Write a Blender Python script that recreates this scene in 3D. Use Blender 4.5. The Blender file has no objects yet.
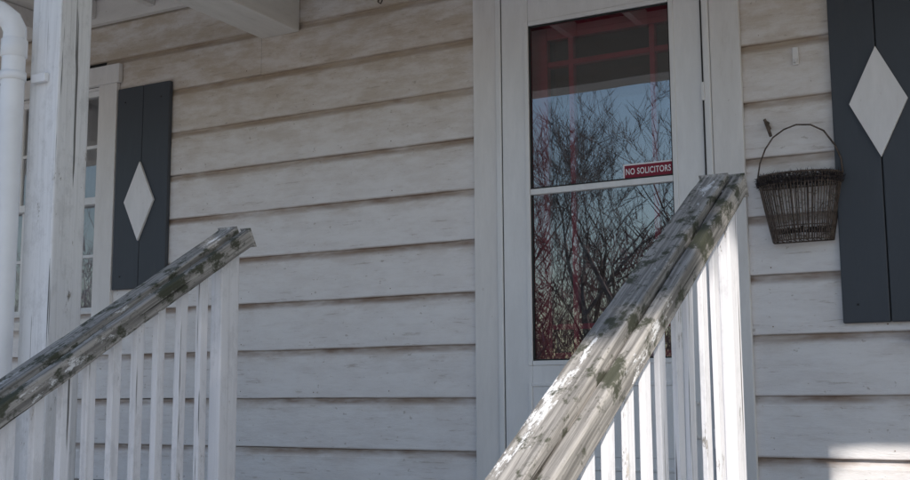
import bpy, math, random
from mathutils import Vector, Matrix
random.seed(7)
CZ=1.45
FL=CZ-0.40            # porch floor
SC=bpy.context.scene
SC.view_settings.view_transform='Standard'; SC.view_settings.look='None'; SC.view_settings.exposure=0

# ------------------------------------------------------------ node helpers
class M:
    def __init__(s,name,rough=.7,spec=.3):
        s.m=bpy.data.materials.new(name); s.m.use_nodes=True
        s.t=s.m.node_tree; s.n=s.t.nodes; s.l=s.t.links
        s.b=s.n['Principled BSDF']; s.b.inputs['Roughness'].default_value=rough
        s.b.inputs['Specular IOR Level'].default_value=spec
        s.tc=s.n.new('ShaderNodeTexCoord')
    def mapped(s,scale,loc=(0,0,0)):
        mp=s.n.new('ShaderNodeMapping'); mp.inputs['Scale'].default_value=scale; mp.inputs['Location'].default_value=loc
        s.l.new(s.tc.outputs['Object'],mp.inputs['Vector']); return mp.outputs[0]
    def noise(s,scale,det=4,rough=.6,loc=(0,0,0),dist=0.):
        n=s.n.new('ShaderNodeTexNoise'); n.inputs['Scale'].default_value=1; n.inputs['Detail'].default_value=det
        n.inputs['Roughness'].default_value=rough; n.inputs['Distortion'].default_value=dist
        s.l.new(s.mapped(scale,loc),n.inputs['Vector']); return n.outputs['Fac']
    def ramp(s,fac,a,b,va=0.,vb=1.):
        r=s.n.new('ShaderNodeMapRange'); r.inputs[1].default_value=a; r.inputs[2].default_value=b
        r.inputs[3].default_value=va; r.inputs[4].default_value=vb; r.interpolation_type='SMOOTHSTEP'
        s.l.new(fac,r.inputs[0]); return r.outputs[0]
    def mix(s,fac,a,b):
        m=s.n.new('ShaderNodeMix'); m.data_type='RGBA'
        if isinstance(fac,(int,float)): m.inputs[0].default_value=fac
        else: s.l.new(fac,m.inputs[0])
        for v,i in ((a,6),(b,7)):
            if isinstance(v,tuple): m.inputs[i].default_value=(*v,1)
            else: s.l.new(v,m.inputs[i])
        return m.outputs[2]
    def math(s,op,a,b=None,clamp=False):
        m=s.n.new('ShaderNodeMath'); m.operation=op; m.use_clamp=clamp
        for v,i in ((a,0),(b,1)):
            if v is None: continue
            if isinstance(v,(int,float)): m.inputs[i].default_value=v
            else: s.l.new(v,m.inputs[i])
        return m.outputs[0]
    def color(s,c):
        if isinstance(c,tuple): s.b.inputs['Base Color'].default_value=(*c,1)
        else: s.l.new(c,s.b.inputs['Base Color'])
    def bump(s,h,dist=.002,st=.6):
        b=s.n.new('ShaderNodeBump'); b.inputs['Distance'].default_value=dist; b.inputs['Strength'].default_value=st
        s.l.new(h,b.inputs['Height']); s.l.new(b.outputs[0],s.b.inputs['Normal'])

HC=0.218; SEAM0=CZ+0.643-HC*12      # course pitch and first seam
def mat_siding():
    m=M('aged_white_siding_paint',.62,.3)
    sep=m.n.new('ShaderNodeSeparateXYZ'); m.l.new(m.tc.outputs['Object'],sep.inputs[0])
    z=m.math('SUBTRACT',sep.outputs[2],SEAM0)
    fr=m.math('DIVIDE',z,HC); fr=m.math('FRACT',fr)          # 0 at board bottom, 1 at top (under the lip)
    fine=m.noise((8,8,50),5,.72)
    streak=m.noise((7,7,90),5,.65,(3,1,7))
    blot=m.noise((3.6,3.6,11),6,.76,(5,5,2))
    col=m.mix(m.ramp(blot,.35,.68),(.85,.83,.84),(.77,.74,.745))
    col=m.mix(m.ramp(fine,.50,.76,0,.26),col,(.54,.49,.46))
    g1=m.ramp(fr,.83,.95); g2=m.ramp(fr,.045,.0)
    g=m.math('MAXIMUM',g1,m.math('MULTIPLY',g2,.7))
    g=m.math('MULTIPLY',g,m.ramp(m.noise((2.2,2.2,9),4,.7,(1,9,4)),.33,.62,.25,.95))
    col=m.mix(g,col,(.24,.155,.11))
    g3=m.math('MULTIPLY',m.ramp(fr,.62,.97),m.ramp(blot,.42,.62,.1,.45))
    col=m.mix(g3,col,(.52,.43,.36))
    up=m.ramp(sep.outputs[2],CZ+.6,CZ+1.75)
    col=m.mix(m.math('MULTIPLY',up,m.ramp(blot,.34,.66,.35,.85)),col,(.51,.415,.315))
    sc=m.math('MULTIPLY',m.ramp(streak,.58,.65),m.ramp(blot,.48,.58))
    col=m.mix(m.math('MULTIPLY',sc,.40),col,(.30,.235,.19))
    sp=m.ramp(m.noise((34,34,50),3,.6,(7,2,1)),.68,.73)
    col=m.mix(m.math('MULTIPLY',sp,.45),col,(.30,.24,.20))
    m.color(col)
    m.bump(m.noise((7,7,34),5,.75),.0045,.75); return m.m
def mat_trim(name,c,dirt=(.35,.29,.23),amt=.45,ax='z',rough=.55):
    m=M(name,rough,.35)
    s={'z':(14,14,3),'x':(3,14,14),'y':(14,3,14)}[ax]
    a=m.noise(s,6,.72); c2=m.noise((45,45,45),3,.6,(1,4,4))
    col=m.mix(m.ramp(a,.3,.6),c,tuple(x*.92 for x in c))
    col=m.mix(m.math('MULTIPLY',m.ramp(a,.55,.78),amt),col,dirt)
    col=m.mix(m.math('MULTIPLY',m.ramp(c2,.68,.74),amt),col,dirt)
    m.color(col); m.bump(a,.002,.3); return m.m
def mat_weather(name,ax,paint=(.70,.69,.67),wood=(.24,.215,.185),dark=(.045,.042,.032),keep=.5,green=.5,mo=(.72,.86)):
    m=M(name,.75,.2)
    def sc(l,t): return {'x':(l,t,t),'y':(t,l,t),'z':(t,t,l)}[ax]
    grain=m.noise(sc(2.5,95),5,.65); peel=m.noise(sc(5.5,20),6,.8,(2,6,1)); big=m.noise(sc(1.6,8),4,.6,(8,1,3))
    wcol=m.mix(m.ramp(grain,.35,.65),tuple(x*.6 for x in wood),tuple(x*1.45 for x in wood))
    pm=m.math('ADD',peel,m.math('MULTIPLY',big,.6))
    pmask=m.ramp(pm,keep+.31,keep+.25)       # 1 = paint kept
    pcol=m.mix(m.ramp(grain,.45,.75,0,.6),paint,tuple(x*.76 for x in paint))
    col=m.mix(pmask,wcol,pcol)
    mold=m.noise(sc(9,16),5,.78,(0,3,9))
    dk=m.math('MULTIPLY',m.ramp(m.math('ADD',mold,m.math('MULTIPLY',big,.45)),mo[0],mo[1]),green)
    col=m.mix(dk,col,dark)
    crack=m.ramp(m.noise(sc(1.3,60),3,.5,(9,9,1)),.66,.69)
    col=m.mix(m.math('MULTIPLY',crack,.8),col,(.03,.025,.02))
    m.color(col)
    h=m.math('ADD',m.math('MULTIPLY',grain,.9),m.math('MULTIPLY',pmask,.35))
    m.bump(h,.0025,.8); return m.m
def mat_plain(name,c,rough=.6,var=.15,scale=8,spec=.3,metal=0.,bump=.001):
    m=M(name,rough,spec); a=m.noise((scale,)*3,4,.65)
    m.color(m.mix(m.ramp(a,.35,.65),tuple(x*(1-var) for x in c),tuple(min(1,x*(1+var)) for x in c)))
    m.b.inputs['Metallic'].default_value=metal
    if bump>0: m.bump(a,bump,.5)
    return m.m
def mat_glass(name,fac,tint=(1,1,1),wave=True):
    m=bpy.data.materials.new(name); m.use_nodes=True; t=m.node_tree; n=t.nodes; n.remove(n['Principled BSDF'])
    o=n['Material Output']; tr=n.new('ShaderNodeBsdfTransparent'); tr.inputs[0].default_value=(.9*tint[0],.9*tint[1],.9*tint[2],1)
    gl=n.new('ShaderNodeBsdfGlossy'); gl.inputs['Roughness'].default_value=.006; gl.inputs[0].default_value=(1,1,1,1)
    fr=n.new('ShaderNodeFresnel'); fr.inputs[0].default_value=1.5
    mu=n.new('ShaderNodeMath'); mu.operation='MULTIPLY_ADD'; mu.inputs[1].default_value=1.5; mu.inputs[2].default_value=fac; mu.use_clamp=True
    t.links.new(fr.outputs[0],mu.inputs[0])
    mx=n.new('ShaderNodeMixShader'); t.links.new(mu.outputs[0],mx.inputs[0]); t.links.new(tr.outputs[0],mx.inputs[1]); t.links.new(gl.outputs[0],mx.inputs[2])
    tc=n.new('ShaderNodeTexCoord'); nz=n.new('ShaderNodeTexNoise'); nz.inputs['Scale'].default_value=3.0; nz.inputs['Detail'].default_value=1
    t.links.new(tc.outputs['Object'],nz.inputs['Vector'])
    b=n.new('ShaderNodeBump'); b.inputs['Distance'].default_value=.0008; b.inputs['Strength'].default_value=.5
    t.links.new(nz.outputs['Fac'],b.inputs['Height']); t.links.new(b.outputs[0],gl.inputs['Normal'])
    t.links.new(mx.outputs[0],o.inputs['Surface']); return m

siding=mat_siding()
trim=mat_trim('painted_trim_white',(.82,.80,.80),amt=.22)
trimx=mat_trim('painted_trim_white_x',(.78,.75,.73),ax='x',amt=.3)
stormw=mat_trim('storm_door_white_enamel',(.84,.84,.86),amt=.06,rough=.35)
postm=mat_weather('peeling_post_paint','z',(.82,.82,.84),(.34,.31,.27),keep=.69,green=.12)
capm=mat_weather('weathered_rail_wood','y',(.78,.77,.77),(.31,.29,.27),(.060,.064,.042),keep=.40,green=.92,mo=(.72,.83))
balm=mat_weather('painted_baluster_wood','z',(.83,.82,.85),(.40,.37,.34),keep=.685,green=.12)
plastic=mat_plain('white_pvc',(.80,.805,.83),.35,.04,5)
shut=mat_trim('blue_grey_shutter_paint',(.068,.077,.094),(.12,.12,.12),.25,rough=.5)
diam=mat_trim('white_diamond_paint',(.85,.835,.85),amt=.2)
red=mat_plain('red_door_paint',(.36,.018,.05),.4,.12,6)
dark=mat_plain('dark_interior',(.035,.032,.032),.8,.3,3,bump=0)
gutd=mat_plain('dark_seal',(.03,.03,.03),.6,bump=0)
rust=mat_plain('rusty_wire',(.13,.10,.085),.7,.4,60,metal=.3,bump=0)
moss=mat_plain('dry_coco_liner',(.050,.042,.045),.95,.5,70,bump=0)
signr=mat_plain('sign_maroon',(.24,.018,.04),.45,.05,5,bump=0)
signw=mat_plain('sign_white',(.82,.80,.83),.45,.03,5,bump=0)
glass=mat_glass('storm_glass',.19)
glass2=mat_glass('inner_glass',.01)
wglass=mat_glass('window_glass',.12)
shingle=mat_plain('asphalt_shingle',(.09,.085,.08),.9,.3,30)
porchc=mat_plain('porch_ceiling_paint',(.66,.63,.60),.7,.12,6)
floorm=mat_weather('porch_floor_paint','x',(.50,.50,.52),keep=.5)
grassm=mat_plain('dormant_grass',(.175,.168,.13),.95,.45,2.5,bump=.01)
conc=mat_plain('pale_concrete',(.53,.53,.535),.9,.10,5,bump=.003)
bark=mat_plain('bark',(.19,.155,.15),.95,.35,3,bump=0)
twig=mat_plain('twig_brown',(.34,.23,.225),.95,.5,.8,bump=0)
leafm=mat_plain('blocker_leaf',(.045,.075,.025),.8,.4,3,bump=0)
nailm=mat_plain('rusty_nail',(.20,.12,.08),.8,.3,3,bump=0)

# ------------------------------------------------------------ mesh helpers
def empty(name,loc=(0,0,0)):
    e=bpy.data.objects.new(name,None); e.location=loc; e.empty_display_size=.2; SC.collection.objects.link(e); return e
def mesh(name,v,f,mat,parent=None,smooth=False,bevel=0):
    me=bpy.data.meshes.new(name); me.from_pydata([tuple(p) for p in v],[],f); me.update()
    if mat: me.materials.append(mat)
    if smooth:
        for p in me.polygons: p.use_smooth=True
    o=bpy.data.objects.new(name,me); SC.collection.objects.link(o)
    if parent: o.parent=parent
    if bevel:
        b=o.modifiers.new('b','BEVEL'); b.width=bevel; b.segments=2; b.limit_method='ANGLE'
    return o
BF=[(0,3,2,1),(4,5,6,7),(0,1,5,4),(1,2,6,5),(2,3,7,6),(3,0,4,7)]
def boxv(x0,x1,y0,y1,z0,z1): return [(x0,y0,z0),(x1,y0,z0),(x1,y1,z0),(x0,y1,z0),(x0,y0,z1),(x1,y0,z1),(x1,y1,z1),(x0,y1,z1)]
def boxes(name,L,mat,parent=None,bevel=.002):
    v=[];f=[]
    for b in L:
        k=len(v); v+=boxv(*b); f+=[tuple(i+k for i in q) for q in BF]
    return mesh(name,v,f,mat,parent,bevel=bevel)
def tube(v,f,pts,rads,n=6):
    for i,p in enumerate(pts):
        p=Vector(p)
        d=(Vector(pts[min(i+1,len(pts)-1)])-Vector(pts[max(i-1,0)])).normalized()
        a=d.orthogonal().normalized() if i==0 else (a-d*a.dot(d)).normalized()
        b=d.cross(a); k=len(v); r=rads if isinstance(rads,(int,float)) else rads[i]
        for j in range(n):
            t=2*math.pi*j/n; v.append(p+a*math.cos(t)*r+b*math.sin(t)*r)
        if i:
            for j in range(n): f.append((k-n+j,k-n+(j+1)%n,k+(j+1)%n,k+j))

# ============================================================ HOUSE
house=empty('clapboard_house')
XL,XR=-7.2,3.6
ops=[(-2.13,-1.11,FL-.4,CZ+1.70),(-5.33,-4.36,CZ+.42,CZ+1.60),(-.34,.62,CZ+.24,CZ+1.60)]
v=[];f=[];nv=[];nf=[]
prof=[(-.015,0),(-.0195,.0025),(-.020,HC*.5),(-.0200,HC-.034),(-.0165,HC-.0332),(-.0160,HC-.029),(-.0115,HC-.020),(-.008,HC-.011),(-.007,HC+.001)]
z=SEAM0
while z<CZ+2.35:
    segs=[(XL,XR)]
    for o in ops:
        if z+HC>o[2]+.02 and z<o[3]-.02:
            ns=[]
            for a,b in segs:
                if o[0]>a and o[1]<b: ns+=[(a,o[0]),(o[1],b)]
                else: ns.append((a,b))
            segs=ns
    for a,b in segs:
        xn=a+.13
        while xn<b-.1:
            if random.random()<.75:
                xx=xn+random.uniform(-.012,.012); zz=z+.03+random.uniform(-.004,.004); r=random.uniform(.0016,.003); k=len(nv)
                for j in range(6): nv.append((xx+r*math.cos(j*1.047),-.0232,zz+r*math.sin(j*1.047)))
                nf.append(tuple(range(k,k+6)))
            xn+=.405
        cuts=[a]
        if a<-3.33<b and z<CZ+1.6<z+HC: cuts.append(-3.335)
        if a<1.9<b and int((z-SEAM0)/HC+.5)%3==0: cuts.append(1.9)
        cuts.append(b)
        for s,e in zip(cuts[:-1],cuts[1:]):
            s2=s+(.0012 if s!=a else 0); e2=e-(.0012 if e!=b else 0)
            N=max(2,int((e2-s2)/.07)); off=random.uniform(-.0012,.0012); zo=random.uniform(-.0018,.0018)
            ph=random.uniform(0,9); k=len(v); P=len(prof)
            for i in range(N+1):
                xx=s2+(e2-s2)*i/N
                wv=.0009*math.sin(xx*1.7+ph)+.0005*math.sin(xx*5.1+2*ph)+random.uniform(-.0003,.0003)
                lip=.0018*math.sin(xx*1.3+ph*2)+.0008*math.sin(xx*6+ph)+random.uniform(-.0008,.0008)
                for j,(py,pz) in enumerate(prof):
                    v.append((xx,py+off+(wv if j<5 else 0),z+pz+zo+(lip if j<2 else 0)))
            for i in range(N):
                for j in range(P-1):
                    q=k+i*P+j; f.append((q,q+P,q+P+1,q+1))
            for i in range(N+1):
                xx=v[k+i*P]; v.append((xx[0],-.004,xx[2]))
            kk=len(v)-(N+1)
            for i in range(N): f.append((kk+i,kk+i+1,k+(i+1)*P,k+i*P))
    z+=HC
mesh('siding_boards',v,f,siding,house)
mesh('siding_nails',nv,nf,nailm,house)
sh=[]
zt=CZ+2.5; zb=.35
sh+= [(XL,-5.33,-.004,.12,zb,zt),(-4.36,-2.13,-.0035,.12,zb,zt),(-1.11,-.34,-.0035,.12,zb,zt),(.62,XR,-.004,.12,zb,zt)]
for o in ops: 
    sh.append((o[0],o[1],-.003,.119,o[3],zt-.001))
    if o[2]>zb: sh.append((o[0],o[1],-.003,.119,zb+.001,o[2]))
boxes('wall_sheathing',sh,gutd,house,0)
boxes('foundation',[(XL+.02,XR-.02,.01,.2,-.1,.37),(XL+.02,XL+.2,.2,7,-.1,.37),(XR-.2,XR-.02,.2,7,-.1,.37)],conc,house)
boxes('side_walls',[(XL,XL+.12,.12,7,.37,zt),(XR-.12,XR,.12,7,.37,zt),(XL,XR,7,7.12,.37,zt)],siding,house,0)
boxes('corner_boards',[(XL-.02,XL+.1,-.035,.1,.3,zt),(XR-.1,XR+.02,-.035,.1,.3,zt)],trim,house)
boxes('room_interior',[(XL+.13,XR-.13,2.6,2.65,.4,zt),(XL+.13,XR-.13,.13,2.6,FL-.06,FL-.01),(XL+.13,XR-.13,.13,2.6,zt-.1,zt-.05),(-3.0,-2.95,.121,2.6,FL,zt-.1),(-.7,-.65,.121,2.6,FL,zt-.1)],dark,house,0)
v=[(XL-.3,-.15,zt-.02),(XR+.3,-.15,zt-.02),(XR+.3,3.6,zt+2.0),(XL-.3,3.6,zt+2.0),(XL-.3,7.4,zt-.02),(XR+.3,7.4,zt-.02)]
v+=[(p[0],p[1],p[2]+.12) for p in v]
mesh('main_roof',v,[(0,3,2,1),(3,4,5,2),(6,7,8,9),(9,8,11,10),(0,1,7,6),(4,10,11,5),(0,6,9,3),(3,9,10,4),(1,2,8,7),(2,5,11,8)],shingle,house)
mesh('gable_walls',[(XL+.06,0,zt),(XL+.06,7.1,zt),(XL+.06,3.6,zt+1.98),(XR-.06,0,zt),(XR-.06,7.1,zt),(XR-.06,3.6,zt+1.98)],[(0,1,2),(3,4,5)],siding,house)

# ---- porch roof
zc=CZ+2.06
boxes('porch_ceiling',[(XL,XR,-1.95,-.03+.0,zc,zc+.02)],porchc,house,0)
boxes('ceiling_ledger',[(XL,XR,-.055,-.021,CZ+1.93,zc-.001)],trimx,house)
boxes('porch_front_beam',[(XL,XR,-1.76,-1.60,CZ+1.70,zc-.002)],trimx,house,.004)
bm=[(xx,xx+.22,-1.597,-.023,CZ+1.69,CZ+1.90) for xx in (-5.9,-3.33,1.75)]
boxes('porch_cross_beams',bm,mat_trim('beam_paint',(.80,.765,.72),ax='y',amt=.3),house,.004)
boxes('porch_rafters',[(xx,xx+.04,-1.597,-.057,CZ+1.96,zc-.003) for xx in [XL+.3+.41*i for i in range(26)]],trimx,house,.002)
v=[(XL-.2,-2.12,CZ+1.92),(XR+.2,-2.12,CZ+1.92),(XR+.2,-.02,CZ+2.45),(XL-.2,-.02,CZ+2.45)]; v+=[(a,b,c+.09) for a,b,c in v]
mesh('porch_roof',v,BF,shingle,house)
boxes('porch_fascia',[(XL-.2,XR+.2,-2.145,-2.122,CZ+1.88,CZ+2.02)],trimx,house)
boxes('porch_soffit',[(XL,XR,-2.12,-1.762,CZ+1.895,CZ+1.915)],porchc,house,0)
boxes('gutter',[(XL-.2,XR+.2,-2.25,-2.243,CZ+1.93,CZ+2.01),(XL-.2,XR+.2,-2.243,-2.148,CZ+1.92,CZ+1.928)],plastic,house)
posts=[(-2.885,-2.755),(-6.6,-6.47),(.42,.55),(3.2,3.33)]
boxes('porch_posts',[(a,b,-1.75,-1.62,FL,CZ+1.698) for a,b in posts],postm,house,.006)
boxes('post_bases',[(a-.02,b+.02,-1.77,-1.60,FL+.001,FL+.13) for a,b in posts],trim,house,.004)
boxes('porch_floor',[(XL+.002+.0,XR,-1.82+.0,-.022,FL-.03,FL)],floorm,house,.003)
boxes('porch_skirt',[(XL,-2.12,-1.79,-1.76,.0,FL-.031),(-.56,XR,-1.79,-1.76,.0,FL-.031)],trimx,house)

# ---- door assembly (child of house)
door=empty('storm_door_unit'); door.parent=house
yC=-.042
boxes('door_casing',[(-2.185,-2.075,yC,-.021+.0,FL+.002,CZ+1.70),(-1.165,-1.05,yC,-.021,FL+.002,CZ+1.70),(-2.20,-1.035,yC-.006,-.021,CZ+1.701,CZ+1.83)],trim,door,.004)
boxes('door_jamb',[(-2.129,-2.06,-.019,.118,FL+.002,CZ+1.699),(-1.18,-1.111,-.019,.118,FL+.002,CZ+1.699),(-2.059,-1.181,-.019,.118,CZ+1.665,CZ+1.699)],trim,door,.003)
boxes('brick_mould',[(-2.074,-2.05,-.052,-.02,FL+.002,CZ+1.69),(-1.192,-1.166,-.052,-.02,FL+.002,CZ+1.69),(-2.049,-1.193,-.052,-.02,CZ+1.655,CZ+1.69)],stormw,door,.004)
gx0,gx1,gz0,gz1=-1.925,-1.318,CZ+.13,CZ+1.515
sx0,sx1,sz0,sz1=-2.046,-1.196,FL+.02,CZ+1.65
ys,ye=-.048,-.016
boxes('storm_frame',[(sx0,gx0,ys,ye,sz0,sz1),(gx1,sx1,ys,ye,sz0,sz1),(gx0+.0005,gx1-.0005,ys,ye,gz1,sz1),(gx0+.0005,gx1-.0005,ys,ye,sz0,gz0)],stormw,door,.003)
w=.016
boxes('glazing_bead',[(gx0-w,gx0+.003,ys-.007,ys+.004,gz0-w,gz1+w),(gx1-.003,gx1+w,ys-.007,ys+.004,gz0-w,gz1+w),(gx0+.0035,gx1-.0035,ys-.0065,ys+.004,gz1-.003,gz1+w),(gx0+.0035,gx1-.0035,ys-.0065,ys+.004,gz0-w,gz0+.003)],stormw,door,.003)
boxes('glass_gasket',[(gx0+.003,gx0+.009,ys+.004,ys+.011,gz0,gz1),(gx1-.009,gx1-.003,ys+.004,ys+.011,gz0,gz1),(gx0+.0095,gx1-.0095,ys+.0045,ys+.011,gz1-.009,gz1-.003),(gx0+.0095,gx1-.0095,ys+.0045,ys+.011,gz0+.003,gz0+.009)],gutd,door,0)
boxes('mid_rail',[(gx0+.004,gx1-.004,ys-.004,ys+.014,CZ+.802,CZ+.826)],stormw,door,.003)
boxes('mid_rail_seal',[(gx0+.004,gx1-.004,ys+.0,ys+.012,CZ+.826,CZ+.832)],gutd,door,0)
kx0,kx1,kz0,kz1=-1.94,-1.30,FL+.11,CZ+.045
boxes('kick_panel_moulding',[(kx0,kx0+.014,ys-.007,ys+.002,kz0,kz1),(kx1-.014,kx1,ys-.007,ys+.002,kz0,kz1),(kx0+.0145,kx1-.0145,ys-.0065,ys+.002,kz1-.014,kz1),(kx0+.0145,kx1-.0145,ys-.0065,ys+.002,kz0,kz0+.014),
   (kx0+.05,kx1-.05,ys-.004,ys+.002,kz0+.05,kz1-.05)],stormw,door,.003)
mesh('storm_glass_pane',[(gx0+.001,-.036,gz0+.001),(gx1-.001,-.036,gz0+.001),(gx1-.001,-.036,gz1-.001),(gx0+.001,-.036,gz1-.001)],[(0,1,2,3)],glass,door)
boxes('storm_hinges',[(-1.199,-1.187,-.062,-.048,CZ+zz,CZ+zz+.07) for zz in (-.2,.45,1.1,1.5)]+[],stormw,door,.002)
boxes('storm_closing_seam',[(-1.1958,-1.1922,-.0545,-.019,FL+.01,CZ+1.652),(-2.0498,-2.0462,-.045,-.019,FL+.01,CZ+1.652)],gutd,door,0)
v=[];f=[]
tube(v,f,[(-1.255,-.05,CZ-.16),(-1.255,-.085,CZ-.16),(-1.255,-.095,CZ-.145),(-1.255,-.095,CZ-.05),(-1.255,-.085,CZ-.035),(-1.255,-.05,CZ-.035)],.007,8)
mesh('storm_handle',v,f,stormw,door,True)
iy0,iy1=.055,.095
ix0,ix1,iz0,iz1=-1.885,-1.335,CZ+.16,CZ+1.475
boxes('red_door_slab',[(-2.058,ix0,iy0,iy1,FL+.02,CZ+1.664),(ix1,-1.182,iy0,iy1,FL+.02,CZ+1.664),(ix0,ix1,iy0,iy1,iz1,CZ+1.664),(ix0,ix1,iy0,iy1,FL+.02,iz0)],red,door,.004)
mm=.011
boxes('red_door_muntins',[(-1.775-mm,-1.775+mm,iy0-.004,iy0+.03,iz0,iz1),(-1.425-mm,-1.425+mm,iy0-.004,iy0+.03,iz0,iz1)]+
  [(a,b,iy0-.0035,iy0+.0295,CZ+zz-mm,CZ+zz+mm) for zz in (1.365,.27) for a,b in ((ix0,-1.786),(-1.764,-1.436),(-1.414,ix1))],red,door,.002)
boxes('red_door_lite_frame',[(ix0-.025,ix0+.006,iy0-.012,iy0+.002,iz0-.02,iz1+.02),(ix1-.006,ix1+.025,iy0-.012,iy0+.002,iz0-.02,iz1+.02),(ix0+.007,ix1-.007,iy0-.011,iy0+.002,iz1-.006,iz1+.02),(ix0+.007,ix1-.007,iy0-.011,iy0+.002,iz0-.02,iz0+.006)],red,door,.003)
boxes('inner_blind_bar',[(ix0,ix1,iy1+.01,iy1+.02,CZ+.515,CZ+.53)],gutd,door,0)
mesh('inner_glass_pane',[(ix0,iy0+.015,iz0),(ix1,iy0+.015,iz0),(ix1,iy0+.015,iz1),(ix0,iy0+.015,iz1)],[(0,1,2,3)],glass2,door)
boxes('door_sill',[(-2.06,-1.18,-.06,.118,FL+.001,FL+.018)],mat_plain('aluminium_sill',(.4,.4,.4),.4,.1),door,.002)

# ---- windows
def window(name,x0,x1,z0,z1):
    w=empty(name); w.parent=house
    cw=.115
    boxes('casing',[(x0-cw,x0+.012,-.045,-.021,z0-.03,z1),(x1-.012,x1+cw,-.045,-.021,z0-.03,z1),(x0-cw-.015,x1+cw+.015,-.050,-.021,z1+.0005,z1+.10),],trim,w,.004)
    boxes('sill',[(x0-cw-.03,x1+cw+.03,-.085,-.021,z0-.075,z0-.031)],trimx,w,.005)
    s=.042; zm=(z0+z1)/2; L=[];
    for (a,b,yy) in ((z0,zm+.02,.035),(zm-.02,z1,.005)):
        L+=[(x0,x0+s,yy,yy+.03,a,b),(x1-s,x1,yy,yy+.03,a,b),(x0+s,x1-s,yy+.0005,yy+.03,a,a+s*.9),(x0+s,x1-s,yy+.0005,yy+.03,b-s*.9,b)]
        for i in (1,2):
            xx=x0+s+(x1-x0-2*s)*i/3; L.append((xx-.008,xx+.008,yy+.004,yy+.026,a+s*.9,b-s*.9))
        zz=(a+b)/2
        for i in range(3):
            xa=x0+s+(x1-x0-2*s)*i/3+(.008 if i else 0); xb=x0+s+(x1-x0-2*s)*(i+1)/3-(.008 if i<2 else 0)
            L.append((xa,xb,yy+.0045,yy+.0255,zz-.008,zz+.008))
    boxes('sashes',L,stormw,w,.002)
    for i,(a,b,yy) in enumerate(((z0+.03,zm,.05),(zm,z1-.03,.02))):
        mesh('pane_%d'%(i+1),[(x0+.03,yy,a),(x1-.03,yy,a),(x1-.03,yy,b),(x0+.03,yy,b)],[(0,1,2,3)],wglass,w)
    boxes('jamb_liner',[(x0+.0005,x0+.012,-.019,.118,z0,z1),(x1-.012,x1-.0005,-.019,.118,z0,z1),(x0+.012,x1-.012,-.019,.118,z1-.012,z1-.0005),(x0+.012,x1-.012,-.019,.118,z0+.0005,z0+.012)],trim,w,0)
    v=[];f=[]; n=60
    for i in range(n+1):
        xx=x0+(x1-x0)*i/n; yy=.17+.012*math.sin(i*1.3)+.006*math.sin(i*.47)
        v+=[(xx,yy,z0-.05),(xx,yy,z1+.02)]
    for i in range(n): f.append((2*i,2*i+2,2*i+3,2*i+1))
    mesh('curtain',v,f,mat_plain('curtain_cloth',(.45,.45,.47),.9,.05),w,True)
window('house_window',-5.33,-4.36,CZ+.42,CZ+1.60)
window('house_window.001',-.34,.62,CZ+.24,CZ+1.60)

# ---- shutters
def shutter(x0,x1,z0,z1,dz):
    s=empty('window_shutter',((x0+x1)/2,-.021,z0))
    def L(x): return x-(x0+x1)/2
    g=.0035; n=2
    bw=(x1-x0)/n; Bx=[]
    for i in range(n): Bx.append((L(x0+bw*i)+(g/2 if i else 0),L(x0+bw*(i+1))-(g/2 if i<n-1 else 0),-.024-.0008*(i%2),0,0,z1-z0))
    boxes('planks',Bx,shut,s,.004)
    boxes('shutter_backing',[(L(x0)+.006,L(x1)-.006,-.010,-.0005,.004,z1-z0-.004)],gutd,s,0)
    hw,hh=.098,.20; cz=dz-z0; y0=-.0385;y1=-.0252
    v=[(0,y0,cz-hh),(hw,y0,cz),(0,y0,cz+hh),(-hw,y0,cz),(0,y1,cz-hh),(hw,y1,cz),(0,y1,cz+hh),(-hw,y1,cz)]
    mesh('diamond',v,[(0,1,2,3),(7,6,5,4),(0,4,5,1),(1,5,6,2),(2,6,7,3),(3,7,4,0)],diam,s,bevel=.002)
    boxes('screws',[(L(x0)+.05,L(x0)+.057,-.027,-.024,zz,zz+.007) for zz in (.06,z1-z0-.08)]+[(L(x1)-.057,L(x1)-.05,-.027,-.024,zz,zz+.007) for zz in (.06,z1-z0-.08)],gutd,s,0)
    return s
shutter(-4.235,-3.885,CZ+.53,CZ+1.56,CZ+.965)
shutter(-.728,-.410,CZ+.24,CZ+1.60,CZ+1.015)
shutter(-5.82,-5.47,CZ+.53,CZ+1.56,CZ+.965)
shutter(.75,1.07,CZ+.24,CZ+1.60,CZ+1.015)

# ---- no solicitors sign (on the glass)
sg=empty('no_solicitors_sign',(-1.424,-.0365,CZ+.857))
sw,sh_=.102,.0315
def plate(n,w,h,y,m): return mesh(n,[(-w,y,-h),(w,y,-h),(w,y,h),(-w,y,h)],[(0,1,2,3)],m,sg)
boxes('backing',[(-sw,sw,-.0025,-.0005,-sh_,sh_)],signw,sg,0)
plate('field',sw-.006,sh_-.006,-.0030,signr)
cu=bpy.data.curves.new('t','FONT'); cu.body='NO SOLICITORS'; cu.size=.034; cu.align_x='CENTER'; cu.align_y='CENTER'; cu.offset=.0006; cu.space_character=1.08
to=bpy.data.objects.new('t',cu); SC.collection.objects.link(to)
bpy.context.view_layer.update()
tm=bpy.data.meshes.new_from_object(to); bpy.data.objects.remove(to)
xs_=[q.co.x for q in tm.vertices]; k=(2*(sw-.011))/(max(xs_)-min(xs_)); xm=(max(xs_)+min(xs_))/2
for q in tm.vertices: q.co=Vector(((q.co.x-xm)*k,-.0034,q.co.y*1.0))
tm.materials.clear(); tm.materials.append(signw)
t2=bpy.data.objects.new('lettering',tm); SC.collection.objects.link(t2); t2.parent=sg

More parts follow.
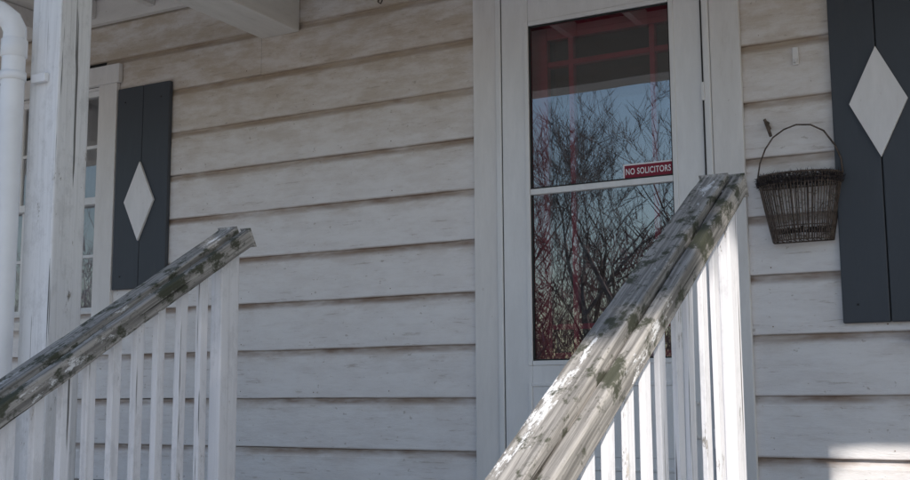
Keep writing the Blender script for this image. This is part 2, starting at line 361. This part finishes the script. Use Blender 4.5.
# ---- wire basket
bk=empty('hanging_wire_basket',(-.853,-.022,CZ+.54))
v=[];f=[]
def rimpt(t,w,d,z):
    a=math.pi*t; return (-math.cos(a)*w,-(abs(math.sin(a))**.7)*d,z)
H=.235; wt,wb=.150,.105; dt,db=.13,.085
def wz(h): 
    u=h/H; return wb+(wt-wb)*u, db+(dt-db)*u
for h in (0,.05,.20,.215,.235):
    w_,d_=wz(h); tube(v,f,[rimpt(i/24,w_,d_,h) for i in range(25)],.0022 if h<.235 else .0035,5); tube(v,f,[(-w_,0,h),(w_,0,h)],.0025,5)
for i in range(37):
    t=i/36; j=random.uniform(-.001,.001)
    a=rimpt(t,*wz(0),0); b=rimpt(t,*wz(H),H); tube(v,f,[a,((a[0]+b[0])/2+j,(a[1]+b[1])/2-.002,H/2),b],.0022,5)
for i in range(1,14):
    a=-1+2*i/14; tube(v,f,[(a*wb,0,0),(a*wt,0,H)],.0018,5)
for i in range(-4,5): 
    xx=i*.022; tube(v,f,[(xx,0,0),(xx,-db*math.sqrt(max(.05,1-(xx/wb)**2)),0)],.0018,5)
hp=[(-wt,-.03,H),(-.137,-.035,H+.06),(-.115,-.038,H+.11),(-.085,-.04,H+.15),(-.045,-.04,H+.175),(.0,-.04,H+.188),(.05,-.04,H+.182),(.095,-.04,H+.155),(.13,-.035,H+.10),(.148,-.03,H+.05),(wt+.001,-.03,H)]
tube(v,f,hp,.0032,6)
mesh('wires',v,f,rust,bk,True)
v=[];f=[]
for i in range(300):
    t=random.random(); h=random.random()*.19; w_,d_=wz(h); p=Vector(rimpt(t,w_-.006,d_-.006,h)); q=Vector(rimpt(min(1,t+random.uniform(.02,.07)),w_-.006,d_-.006,min(.2,max(0.01,h+random.uniform(-.05,.05)))))
    s=Vector((0,0,1))*random.uniform(.0006,.0018); k=len(v); v+=[p-s,q-s,q+s,p+s]; f.append((k,k+1,k+2,k+3))
mesh('coco_strands',v,f,mat_plain('thin_liner',(.17,.145,.125),.9,.4,50,bump=0),bk)
v=[];f=[];n=24
v.append((0,-.03,.03))
for i in range(n+1): 
    w_,d_=wz(.02); v.append(rimpt(i/n,w_-.006,d_-.006,.02+random.uniform(0,.03)))
for i in range(n): f.append((0,1+i,2+i))
mesh('debris',v,f,moss,bk)
v=[];f=[]
for i in range(4200):
    t=random.random(); w_,d_=wz(.22); bx=rimpt(t,w_*random.uniform(.9,1.04),d_*random.uniform(.85,1.05),.20+random.random()*.034)
    if random.random()<.3: bx=(random.uniform(-w_,w_),random.uniform(-.03,0),bx[2])
    d=Vector((random.uniform(-1,1),random.uniform(-1,.4),random.uniform(-.6,1.3))).normalized()*random.uniform(.008,.024)
    s=Vector((random.uniform(-1,1),random.uniform(-1,1),random.uniform(-1,1))).normalized()*.0018
    k=len(v); p=Vector(bx); v+=[p-s,p+s,p+d]; f.append((k,k+1,k+2))
mesh('moss_rim',v,f,moss,bk)
# ---- wall hooks
v=[];f=[]
tube(v,f,[(-.965,-.018,CZ+.99),(-.963,-.05,CZ+.985),(-.955,-.062,CZ+.965),(-.945,-.064,CZ+.93)],[.008,.007,.007,.006],7)
tube(v,f,[(-.975,-.022,CZ+1.005),(-.955,-.028,CZ+.965)],.006,6)
mesh('wall_hook',v,f,rust,None,True)
boxes('wall_bracket',[(-.862,-.840,-.030,-.0205,CZ+1.195,CZ+1.262),(-.857,-.845,-.043,-.031,CZ+1.20,CZ+1.215)],trim,None,.003)
v=[];f=[]
tube(v,f,[(-2.62,-.10,CZ+2.058),(-2.62,-.10,CZ+1.76),(-2.625,-.10,CZ+1.725),(-2.612,-.10,CZ+1.715),(-2.603,-.10,CZ+1.73)],.0035,6)
mesh('ceiling_hook',v,f,rust,None,True)

# ---- downspout
ds=empty('downspout',(-2.885,-1.815,0))
v=[];f=[]
pp=[(0,0,.12),(0,0,CZ+1.12),(0,0,CZ+1.15),(-.01,-.01,CZ+1.18),(-.035,-.03,CZ+1.205),(-.13,-.09,CZ+1.245),(-.33,-.22,CZ+1.33),(-.36,-.25,CZ+1.36),(-.375,-.27,CZ+1.40),(-.38,-.31,CZ+1.925)]
tube(v,f,pp,.036,20); mesh('pipe',v,f,plastic,ds,True)
v=[];f=[]
for z0,z1 in ((CZ+1.06,CZ+1.12),(CZ-.35,CZ-.29)): tube(v,f,[(0,0,z0),(0,0,z0+.004),(0,0,z1-.004),(0,0,z1)],[.0362,.0405,.0405,.0362],20)
mesh('couplings',v,f,plastic,ds,True)
v=[];f=[]
for zz in (CZ+.985,CZ-.5): tube(v,f,[(0,0,zz),(0,0,zz+.001),(0,0,zz+.027),(0,0,zz+.028)],[.0362,.0405,.0405,.0362],20)
mesh('strap',v,f,plastic,ds,True)
boxes('strap_tabs',[(.028,.09,.046,.063,zz,zz+.028) for zz in (CZ+.985,CZ-.5)]+[(-.056,-.03,-.006,.006,zz,zz+.026) for zz in (CZ+.985,CZ-.5)],plastic,ds,.002)

# ============================================================ STAIRS + RAILINGS
st=empty('porch_steps')
n=6; rise=FL/n; tr=.29; L=[];Rz=[]
for i in range(n-1):
    z=FL-rise*(i+1); y1=-1.795-tr*i
    L.append((-2.12,-.56,y1-tr-.025,y1,z-.035,z)); Rz.append((-2.10,-.58,y1-.02,y1-.001,z+.001 ,z+rise-.036))
boxes('treads',L,floorm,st,.004); boxes('risers',Rz,trimx,st,.002)
boxes('last_riser',[(-2.10,-.58,-1.795-tr*5-.02,-1.795-tr*5-.001,0,rise-.036)],trimx,st)
for xx in (-2.155,-.558):
    v=[];y0=-1.795;y1=-1.795-tr*5-.1
    for x in (xx,xx+.035): v+=[(x,y0,FL-.02),(x,y0,FL-.35),(x,y1+.35,0.0),(x,y1,0.0),(x,y1,.10)]
    mesh('stringer',v,[(0,1,2,3,4),(9,8,7,6,5)]+[(i,5+i,5+(i+1)%5,(i+1)%5) for i in range(5)],trimx,st)

def railing(xc,slope,ztop,capx,sidex,pitch,hw,th,nx,bcx):
    e=empty('stair_railing',(xc,-1.70,CZ+ztop))
    ang=math.atan(slope); ln=1.95/math.cos(ang)
    R=Matrix.Rotation(ang,4,'X')
    def sloped(name,b,mat,bev=.004,warp=0,jag=.0005):
        x0,x1,y0,y1,z0,z1=b; N=46; v=[];f=[]
        for i in range(N+1):
            y=y0+(y1-y0)*i/N; dz=warp*math.sin(i*.2+xc*3+x0*40)
            r=lambda s=jag: random.uniform(-s,s)
            v+=[(x0+r(),y,z0+dz+r()),(x1+r(),y,z0+dz+r(jag*2)),(x1+r(jag*1.6),y,z1+dz+r(jag*1.6)),(x0+r(jag*1.6),y,z1+dz+r(jag*1.6))]
        for i in range(N):
            for j in range(4): k=4*i; f.append((k+j,k+4+j,k+4+(j+1)%4,k+(j+1)%4))
        f+=[(3,2,1,0),(4*N,4*N+1,4*N+2,4*N+3)]
        o=mesh(name,v,f,mat,e,bevel=bev); o.matrix_local=R; return o
    sloped('cap_board',(capx[0],capx[1],-ln,.02,-.034,0),capm,.004,.0015)
    sloped('side_board',(capx[1]+.005,sidex,-ln,.035,-.062,-.014),capm,.005,.0015)
    sloped('lower_rail',(bcx-.012,bcx+.016,-ln+.05,-.52,-.79,-.70),balm,.004)
    v=[];f=[]
    y=-.115
    while y>-1.86:
        zt_=y*slope-.045; zb_=y*slope-.82
        dx=random.uniform(-.002,.002); dy=random.uniform(-.004,.004)
        k=len(v); lean=random.uniform(-.006,.006); ln2=random.uniform(-.005,.005)
        vv=boxv(bcx+dx-th/2,bcx+dx+th/2,y+dy-hw,y+dy+hw,zb_,zt_)
        vv=[(a+(lean if c==zb_ else 0),b+(ln2 if c==zb_ else 0),c) for a,b,c in vv]
        v+=vv; f+=[tuple(q+k for q in t) for t in BF]; y-=pitch
    mesh('balusters',v,f,balm,e,bevel=.0015)
    boxes('top_newel',[(nx[0],nx[1],-.03,.045,-(CZ+ztop)+FL-.25,-.036)],balm,e,.004)
    boxes('bottom_newel',[(-.045,.0,-1.98,-1.90,-(CZ+ztop)+.0,-1.93*slope-.06)],postm,e,.004)
    return e
railing(-.683,.555,.482,(-.055,.006),.038,.092,.018,.011,(-.010,.018),.006)
railing(-2.090,.585,.465,(-.060,.002),.034,.078,.0135,.019,(-.045,-.005),-.004)

# ============================================================ GROUND etc.
N=60; v=[];f=[]; S=120
for i in range(N+1):
    for j in range(N+1):
        a=(i/N*2-1); b=(j/N*2-1); x=S*a*abs(a)**1.2; y=S*b*abs(b)**1.2
        h=0 if (abs(x)<9 and abs(y)<10) else .12*math.sin(x*.13)*math.cos(y*.11)
        v.append((x,y,h-.004))
for i in range(N):
    for j in range(N): k=i*(N+1)+j; f.append((k,k+N+1,k+N+2,k+1))
mesh('ground',v,f,grassm)
boxes('bounce_slab',[(-7.5,3.6,-12.9,-3.27,-.05,.012)],conc,None,.01)  # unseen pale slab, added wide to bounce light up to the porch
boxes('road',[(-60,60,-19,-13,-.05,.02)],mat_plain('asphalt',(.05,.05,.052),.9,.2,20),None,0)

# ---- bare trees (reflected in the glass)
def bare_tree(loc,h,seed,depth=6,k0=3):
    rnd=random.Random(seed); v=[];f=[]
    def br(p,d,ln,r,dep):
        n=3; pts=[p]; rr=[r]; q=p.copy(); dd=d.copy()
        for i in range(n):
            dd=(dd+Vector((rnd.uniform(-1,1),rnd.uniform(-1,1),rnd.uniform(-.4,.9)))*.13).normalized()
            q=q+dd*ln/n; pts.append(q.copy()); rr.append(r*(1-.42*(i+1)/n))
        tube(v,f,pts,rr,6 if dep>=depth-1 else 3)
        if dep==0: return
        k=rnd.choice((2,3,3)) if dep>1 else 5
        for c in range(k):
            ax=Vector((rnd.uniform(-1,1),rnd.uniform(-1,1),rnd.uniform(-.2,.6))).normalized()
            nd=(dd*rnd.uniform(.75,1.1)+ax*rnd.uniform(.45,.85)).normalized()
            t=rnd.uniform(.3,1.) if c else 1.
            base=pts[-1] if t>.8 else (pts[-2] if t>.5 else pts[1])
            br(base,nd,ln*rnd.uniform(.62,.82),max(.0065,rr[-1]*(.85 if c==0 else .6)),dep-1)
    br(Vector((0,0,-.05)),Vector((0,0,1)),h*.24,h*.010,depth)
    o=mesh('bare_tree',v,f,bark,None,True); o.location=loc; return o
for i,(x,y,h) in enumerate([(-8.8,-19.8,13.5),(-10.6,-22.5,14.5),(-6.9,-22.5,13),(-13.2,-22,13),(-9.2,-25.2,15),(-11.8,-26,14),(-5.2,-27,12),(-15.5,-25,12),(2,-27,13),(-20,-22,12)]):
    bare_tree((x,y,0),h,i+11,6 if i<8 else 5)
v=[];f=[]; rnd=random.Random(5)
for i in range(60000):
    x=rnd.uniform(-42,16); y=-26-rnd.random()*9; hh=6.4+1.1*math.sin(x*.5)+.8*math.sin(x*1.3+1)+.5*math.sin(x*3.1+y)
    z=rnd.random()**1.1*hh
    p=Vector((x,y,z)); d=Vector((rnd.uniform(-.8,.8),rnd.uniform(-.4,.4),rnd.uniform(.2,1.2))).normalized()*rnd.uniform(.4,1.3)
    s=Vector((rnd.uniform(-1,1),rnd.uniform(-.3,.3),rnd.uniform(-.5,.5))).normalized()*rnd.uniform(.012,.028)
    k=len(v); v+=[p-s,p+s,p+d]; f.append((k,k+1,k+2))
mesh('woodland_brush',v,f,twig)

# ---- SUN
el=math.radians(36); az=math.radians(40)
S_=Vector((math.sin(az)*math.cos(el),-math.cos(az)*math.cos(el),math.sin(el)))
e1=S_.cross(Vector((0,0,1))).normalized(); e2=e1.cross(S_).normalized()
def pr(p): p=Vector(p); return (p.dot(e1),p.dot(e2))
tg=[]
def T(x,y,z,r): tg.append((*pr((x,y,CZ+z)),r))
for i in range(16):
    y=-2.50-.045*i; T(-.69,y,.475+(y+1.7)*.555,.12+.02*math.sin(i*2.1))
for i in range(12):
    y=-1.70-.075*i
    for dz in (.24,.34,.44,.54,.66,.8): T(-.68,y,.475+(y+1.7)*.555-dz,.08)
for x,z,r in ((-.70,-.20,.08),(-.64,-.16,.10),(-.58,-.16,.10),(-.70,-.33,.09),(-.53,-.15,.10),(-.74,-.34,.06),(-.60,-.34,.11),(-.50,-.28,.11)): T(x,-.02,z,r)
C=Vector((-1.75,-1.9,CZ+.3))+S_*8.6  # unseen tree added to keep direct sun off the porch
tv=[];tf=[];rnd=random.Random(3)
RX,RZ=2.75,2.3
for i in range(21000):
    while True:
        q=Vector((rnd.uniform(-1,1),rnd.uniform(-1,1),rnd.uniform(-1,1)))
        if q.length<1 and q.length>.35: break
    bulge=1+.12*math.sin(q.x*9)*math.sin(q.z*8+q.y*5)
    p=C+Vector((q.x*RX*bulge,q.y*RX*.75*bulge,q.z*RZ*bulge))
    a,b=pr(p)
    if any((a-t[0])**2+(b-t[1])**2<(t[2]+.045)**2 for t in tg): continue  # leaves left out so the chosen spots stay sunlit
    u=Vector((rnd.uniform(-1,1),rnd.uniform(-1,1),rnd.uniform(-1,1))).normalized(); w=u.orthogonal().normalized()
    s=rnd.uniform(.05,.085); k=len(tv)
    tv+=[p-u*s*1.5,p-w*s*.6,p+u*s*1.5,p+w*s*.6]; tf.append((k,k+1,k+2,k+3))
ev=empty('sun_blocker_tree')
mesh('blocker_crown',tv,tf,leafm,ev)
v=[];f=[]
base=Vector((C.x+1.9,C.y-.6,-.05)); tube(v,f,[base,base+Vector((-.1,0,2)),Vector((C.x+1.2,C.y-.3,C.z-1.6)),Vector((C.x+.9,C.y,C.z+.9))],[.24,.19,.13,.04],10)
for i in range(16):
    a=i*2.4; s=Vector((C.x+1.3,C.y-.2,C.z-1.8+i*.17)); t=C+Vector((math.cos(a)*2.2,math.sin(a)*1.6,-1.2+i*.18)); 
    m_=(s+t)/2+Vector((0,0,.2))
    if any(any((pr(s.lerp(t,u/12))[0]-g[0])**2+(pr(s.lerp(t,u/12))[1]-g[1])**2<.02 for g in tg) for u in range(13)): continue
    tube(v,f,[s,m_,t],[.06,.04,.015],6)
mesh('blocker_trunk',v,f,bark,ev,True)

sun=bpy.data.lights.new('sun','SUN'); sun.energy=5.0; sun.angle=math.radians(.5); sun.color=(1,.94,.86)
so=bpy.data.objects.new('sun',sun); so.rotation_euler=(-S_).to_track_quat('-Z','Y').to_euler(); so.location=(3,-6,9); SC.collection.objects.link(so)
wd=bpy.data.worlds.new('World'); SC.world=wd; wd.use_nodes=True
nt=wd.node_tree; sky=nt.nodes.new('ShaderNodeTexSky'); sky.sky_type='NISHITA'; sky.sun_disc=False
sky.sun_elevation=el; sky.sun_rotation=math.atan2(S_.x,S_.y); sky.dust_density=.7; sky.ozone_density=2.0; sky.air_density=1.2
nt.links.new(sky.outputs[0],nt.nodes['Background'].inputs[0]); nt.nodes['Background'].inputs[1].default_value=.15

# ---- camera
psi=math.radians(28.7);phi=math.radians(7.74);roll=.0063
F=Vector((-math.sin(psi)*math.cos(phi),math.cos(psi)*math.cos(phi),math.sin(phi)))
R0=Vector((math.cos(psi),math.sin(psi),0)); U0=R0.cross(F)
U=(U0+roll*R0).normalized(); Rr=F.cross(U).normalized()
mt=Matrix((Rr,U,-F)).transposed().to_4x4(); mt.translation=Vector((0,-4.2,CZ))
cd=bpy.data.cameras.new('camera'); cd.sensor_width=36; cd.lens=1140/910*36; cd.clip_end=500; cd.clip_start=.05
co=bpy.data.objects.new('camera',cd); co.matrix_world=mt; SC.collection.objects.link(co); SC.camera=co
